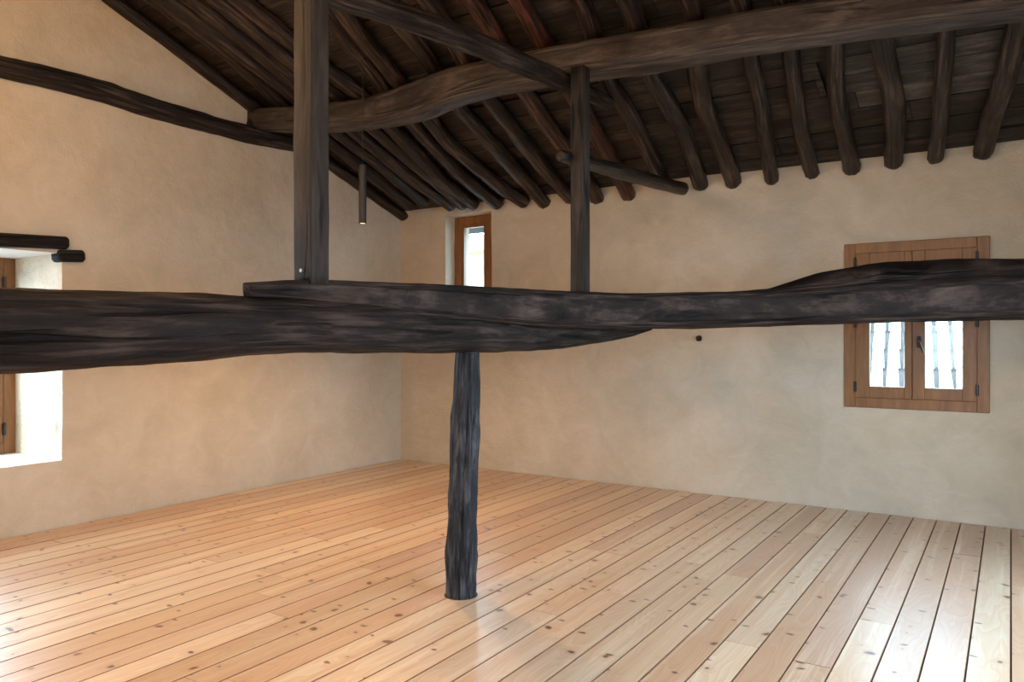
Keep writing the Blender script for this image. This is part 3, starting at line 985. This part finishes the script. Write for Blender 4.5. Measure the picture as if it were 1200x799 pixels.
def slit_window():
    t = empty('window_2', ((W2[0] + W2[1]) / 2, 0.17, W2[2]))
    tag(t, 'narrow single wooden window high in the back wall beside the corner', 'window', kind='structure')
    x0, x1 = W2[0] - t.location.x + 0.02, W2[1] - t.location.x + 0.10
    z0, z1 = 0.0, W2[3] - W2[2]
    gx0, gx1 = on_y(543, 300, 0.17).x - t.location.x, on_y(566, 300, 0.17).x - t.location.x
    gz1 = on_y(555, 266, 0.17).z - t.location.z
    for (a, b, c, d) in ((x0 - 0.03, gx0 - 0.035, z0, z1), (gx1 + 0.03, x1, z0, z1), (gx0 - 0.035, gx1 + 0.03, gz1 + 0.04, z1), (gx0 - 0.035, gx1 + 0.03, z0, z0 + 0.05)):
        MB().box(a, b, 0.0, 0.07, c, d, 0.003).build('frame', M_FRAME, t)
    s = MB()
    s.box(gx0 - 0.035, gx0, 0.012, 0.06, 0.05, gz1 + 0.04, 0.003).box(gx1, gx1 + 0.03, 0.012, 0.06, 0.05, gz1 + 0.04, 0.003)
    s.box(gx0, gx1, 0.012, 0.06, gz1, gz1 + 0.04, 0.003).box(gx0, gx1, 0.012, 0.06, 0.05, 0.12, 0.003)
    s = s.build('sash', M_FRAME, t)
    MB().box(gx0 - 0.005, gx1 + 0.005, 0.03, 0.036, 0.115, gz1 + 0.005).build('pane', M_GLASS, s)


slit_window()


def deep_window():
    xf = -0.52 * H
    t = empty('window_3', (xf, (W3[0] + W3[1]) / 2, W3[2]))
    tag(t, 'wooden window at the back of the deep rough opening in the gable wall', 'window', kind='structure')
    a, b = W3[0] - t.location.y, W3[1] - t.location.y
    z1 = W3[3] - W3[2]
    fw = 0.085
    for (y0, y1, c, d) in ((a, a + fw, 0, z1), (b - fw, b, 0, z1), (a + fw, b - fw, 0, fw), (a + fw, b - fw, z1 - fw, z1)):
        MB().box(-0.05, 0.03, y0, y1, c, d, 0.004).build('frame', M_FRAME, t)
    m = (a + b) / 2
    for k, (y0, y1) in enumerate(((a + fw - 0.005, m - 0.001), (m + 0.001, b - fw + 0.005))):
        sw = 0.075
        s = MB()
        s.box(-0.04, 0.02, y0, y0 + sw, fw - 0.005, z1 - fw + 0.005, 0.003).box(-0.04, 0.02, y1 - sw, y1, fw - 0.005, z1 - fw + 0.005, 0.003)
        s.box(-0.04, 0.02, y0 + sw, y1 - sw, fw - 0.005, fw + sw, 0.003).box(-0.04, 0.02, y0 + sw, y1 - sw, z1 - fw - sw, z1 - fw + 0.005, 0.003)
        s = s.build('sash', M_FRAME, t)
        MB().box(-0.012, -0.006, y0 + sw - 0.005, y1 - sw + 0.005, fw + sw - 0.005, z1 - fw - sw + 0.005).build('pane', M_GLASS, s)
        hy = y0 if k == 0 else y1
        for hz in (fw + 0.06, z1 - fw - 0.16):
            hg = MB(); hg.cyl((0.034, hy, hz), (0.034, hy, hz + 0.10), 0.010, n=10); hg.box(0.018, 0.034, hy - 0.012, hy + 0.012, hz + 0.01, hz + 0.09)
            hg.build('hinge', M_IRON, s)


deep_window()

# lintels over the deep opening
P = []
for px, py, hw in ((-190, 266, 9.5), (-60, 279, 9), (0, 281.5, 8.2), (40, 283, 8), (74, 285, 7.5)):
    q = on_x(px, py, -0.02); d = (q - CAM).dot(FW)
    P.append((q.x, q.y, q.z, hw * d / FOC, 0.075))
o = log('lintel', P, M_BEAM, n=20, step=0.05, square=4, wob=0.05, ridge=0.03, seed=61, tint=(0.55, 0.55, 0.55))
tag(o, 'long dark timber lintel over the deep left window opening', 'lintel')
P = []
for px, py, hw in ((68, 300, 7.2), (80, 300.2, 7.4), (92, 300.5, 7.2)):
    q = on_x(px, py, -0.03); d = (q - CAM).dot(FW)
    P.append((q.x, q.y, q.z, hw * d / FOC, 0.08))
o = log('bearing_block', P, M_BEAM, n=16, step=0.03, square=4, wob=0.04, ridge=0.03, seed=63, tint=(0.55, 0.55, 0.55))
tag(o, 'short dark wood block under the end of the window lintel', 'block')

# peg in the back wall
q = on_y(820, 396, 0)
o = log('wall_peg', [(q.x, 0.04, q.z, 0.028, 0.022), (q.x, -0.02, q.z, 0.03, 0.023), (q.x - 0.004, -0.05, q.z - 0.004, 0.022, 0.016)], M_BEAM, n=12, step=0.02, wob=0.15, seed=66)
tag(o, 'small dark wooden peg stuck in the back wall under the crooked beam', 'peg')


# ------------------------------------------------------------------ hanging lamp in view, and unseen lamps added for fill
def pendant(loc, top_z, label, hook=False):
    """slim black cylinder on a thin cord; loc is the lower end"""
    t = empty('pendant_lamp', loc)
    tag(t, label, 'lamp')
    L_, R_ = 0.315 * H, 0.0205 * H
    m = MB(); n = 20
    m.cyl((0, 0, 0), (0, 0, L_), R_, n=n, caps=False)
    m.cyl((0, 0, L_), (0, 0, L_ + 0.008), R_, R_ * 0.7, n=n)
    m.cyl((0, 0, 0.018), (0, 0, 0), R_ * 0.88, n=n, caps=False)
    m.build('tube', M_BLACK, t, smooth=False)
    b = MB(); ring = 20
    for rr in (R_ * 0.88, R_):
        for i in range(ring):
            a = 2 * math.pi * i / ring
            b.v.append((rr * math.cos(a), rr * math.sin(a), 0))
    b.f = [(i, (i + 1) % ring, ring + (i + 1) % ring, ring + i) for i in range(ring)]
    b.build('rim', M_BLACK, t)
    l = MB(); l.cyl((0, 0, 0.004), (0, 0, 0.012), R_ * 0.86, n=n); l.build('lens', M_LENS, t)
    c = MB(); c.cyl((0, 0, L_), (0, 0, top_z - loc[2]), 0.0028, n=6); c.build('cord', M_BLACK, t)
    h = MB(); h.cyl((0, 0, top_z - loc[2] - 0.01), (0, 0, top_z - loc[2] + 0.03), 0.022, 0.026, 12); h.build('ceiling_cap', M_BLACK, t)
    d = bpy.data.lights.new('pendant_bulb', 'SPOT')
    d.energy = LAMP_W; d.color = LAMP_COL; d.spot_size = math.radians(140); d.spot_blend = 0.6; d.shadow_soft_size = 0.025
    s = bpy.data.objects.new('pendant_bulb', d); COL.objects.link(s); s.parent = t; s.location = (0, 0, -0.004)
    return t


pt_ = at_d(425, 262, 4.2)
pendant(pt_, roof_z(pt_.y) - 0.06, 'slim black cylinder lamp hanging by the gable wall in front of the purlin')
for x, y, lab in ((1.3, -4.9, 'added unseen cylinder lamp for warm fill near the gable wall behind the viewer'), (3.4, -5.6, 'added unseen cylinder lamp for warm fill behind the viewer'), (5.0, -3.3, 'added unseen cylinder lamp for warm fill by the wide opening')):  # unseen cylinder lamps added to warm the room
    pendant((x * H, y * H, 1.62 * H), roof_z(y * H) - 0.02, lab)


def fill_globe(loc, watts, label):
    """unseen ball added on a cord under the ridge as warm fill; the ball itself gives the light"""
    t = empty('fill_globe', loc)
    tag(t, label, 'lamp')
    m, nt, bs = mat('fill_globe_glow')
    R_ = 0.22
    bs.inputs['Base Color'].default_value = (0.9, 0.85, 0.75, 1)
    bs.inputs['Emission Color'].default_value = (*LAMP_COL, 1)
    bs.inputs['Emission Strength'].default_value = watts / (4 * math.pi * math.pi * R_ * R_)
    V, F = [], []
    nu, nv = 20, 12
    for j in range(1, nv):
        for i in range(nu):
            a, c = math.pi * j / nv, 2 * math.pi * i / nu
            V.append((R_ * math.sin(a) * math.cos(c), R_ * math.sin(a) * math.sin(c), R_ * math.cos(a)))
    V += [(0, 0, R_), (0, 0, -R_)]
    for j in range(nv - 2):
        for i in range(nu):
            k = (i + 1) % nu
            F.append((j * nu + i, (j + 1) * nu + i, (j + 1) * nu + k, j * nu + k))
    for i in range(nu):
        k = (i + 1) % nu
        F.append((len(V) - 2, i, k)); F.append((len(V) - 1, (nv - 2) * nu + k, (nv - 2) * nu + i))
    mesh_obj('globe', V, F, m, t, smooth=True)
    c = MB(); c.cyl((0, 0, R_ - 0.01), (0, 0, R_ + 0.05), 0.035, 0.03, 14); c.build('cap', M_BLACK, t)
    c = MB(); c.cyl((0, 0, R_ + 0.05), (0, 0, roof_z(loc[1]) - loc[2]), 0.004, n=6); c.build('cord', M_BLACK, t)


fill_globe((1.5 * H, -4.0 * H, 2.2 * H), FILL_GLOBE_W * 1.45, 'added unseen fill globe near the gable wall under the ridge')  # both globes are unseen, added as warm fill for walls and roof
fill_globe((3.6 * H, -4.1 * H, 2.25 * H), FILL_GLOBE_W * 1.1, 'added unseen fill globe under the ridge over the viewer')

# ------------------------------------------------------------------ outside the windows
g = MB().box(-14, 20, -22, 16, -3.3, -3.2).build('ground', M_GROUND)
tag(g, 'ground around the house outside', 'ground', kind='structure')
sw_ = empty('sky_block_wall', (RIGHT_X + 3.6, -3.0, 0))  # unseen wall added to keep low sky out of the right opening
tag(sw_, 'unseen stone wall added outside the wide opening to cut off the low sky', 'wall')
MB().box(-0.2, 0.2, -9, 5, -3.2, 0.6).build('wall', M_STONE, sw_)
MB().box(-0.28, 0.28, -9, 5, 0.6, 0.72, 0.02).build('coping', M_STONE, sw_)
nr = empty('neighbour_roof', (5.3, 4.2, 0.0))
nr.rotation_euler = (0, 0, 0.10)
tag(nr, 'pale clay tiled roof seen through the double window', 'roof')
sl = 0.65
RB = -1.0
V = [(-3.2, -1.4, RB), (3.2, -1.4, RB), (3.2, 3.6, RB + 5.0 * sl), (-3.2, 3.6, RB + 5.0 * sl)]
mesh_obj('roof_bed', V + [(a, b, c - 0.2) for a, b, c in V], [(0, 1, 2, 3), (7, 6, 5, 4), (0, 4, 5, 1), (3, 2, 6, 7), (0, 3, 7, 4), (1, 5, 6, 2)], M_TILEGAP, nr)
# barrel tile, rounded top, mesh shared by every copy
v, f = [], []
nt_, r0, r1, tl = 8, 0.088, 0.076, 0.56
for (yy, rr, zz) in ((0, r0, 0.03), (tl, r1, 0.0)):
    for i in range(nt_ + 1):
        a = math.pi * i / nt_
        v.append((rr * math.cos(a), yy, zz + rr * 0.75 * math.sin(a)))
for i in range(nt_): f.append((i, nt_ + 1 + i, nt_ + 2 + i, i + 1))
f.append(tuple(range(nt_ + 1)))
tm = bpy.data.meshes.new('roof_tile'); tm.from_pydata(v, [], f); tm.materials.append(M_TILE); tm.update()
ang = math.atan(sl)
for row in range(11):
    for c in range(27):
        o = bpy.data.objects.new('roof_tile', tm); COL.objects.link(o); o.parent = nr
        yy = -1.4 + row * 0.42
        o.location = (-2.85 + c * 0.215 + rb.uniform(-0.008, 0.008), yy, RB + (yy + 1.4) * sl + 0.01)
        o.rotation_euler = (ang, 0, rb.uniform(-0.02, 0.02))
# stone gable outside the narrow window
ns = empty('stone_house', (-2.2, 5.0, 0))
tag(ns, 'pale stone house wall seen through the narrow window', 'house')
MB().box(-2.5, 1.9, 0, 0.3, -3, 2.95).build('wall', M_STONE, ns)
MB().box(-2.6, 2.0, -0.35, 0.3, 2.95, 3.25, 0.02).build('eave', M_RUST, ns)
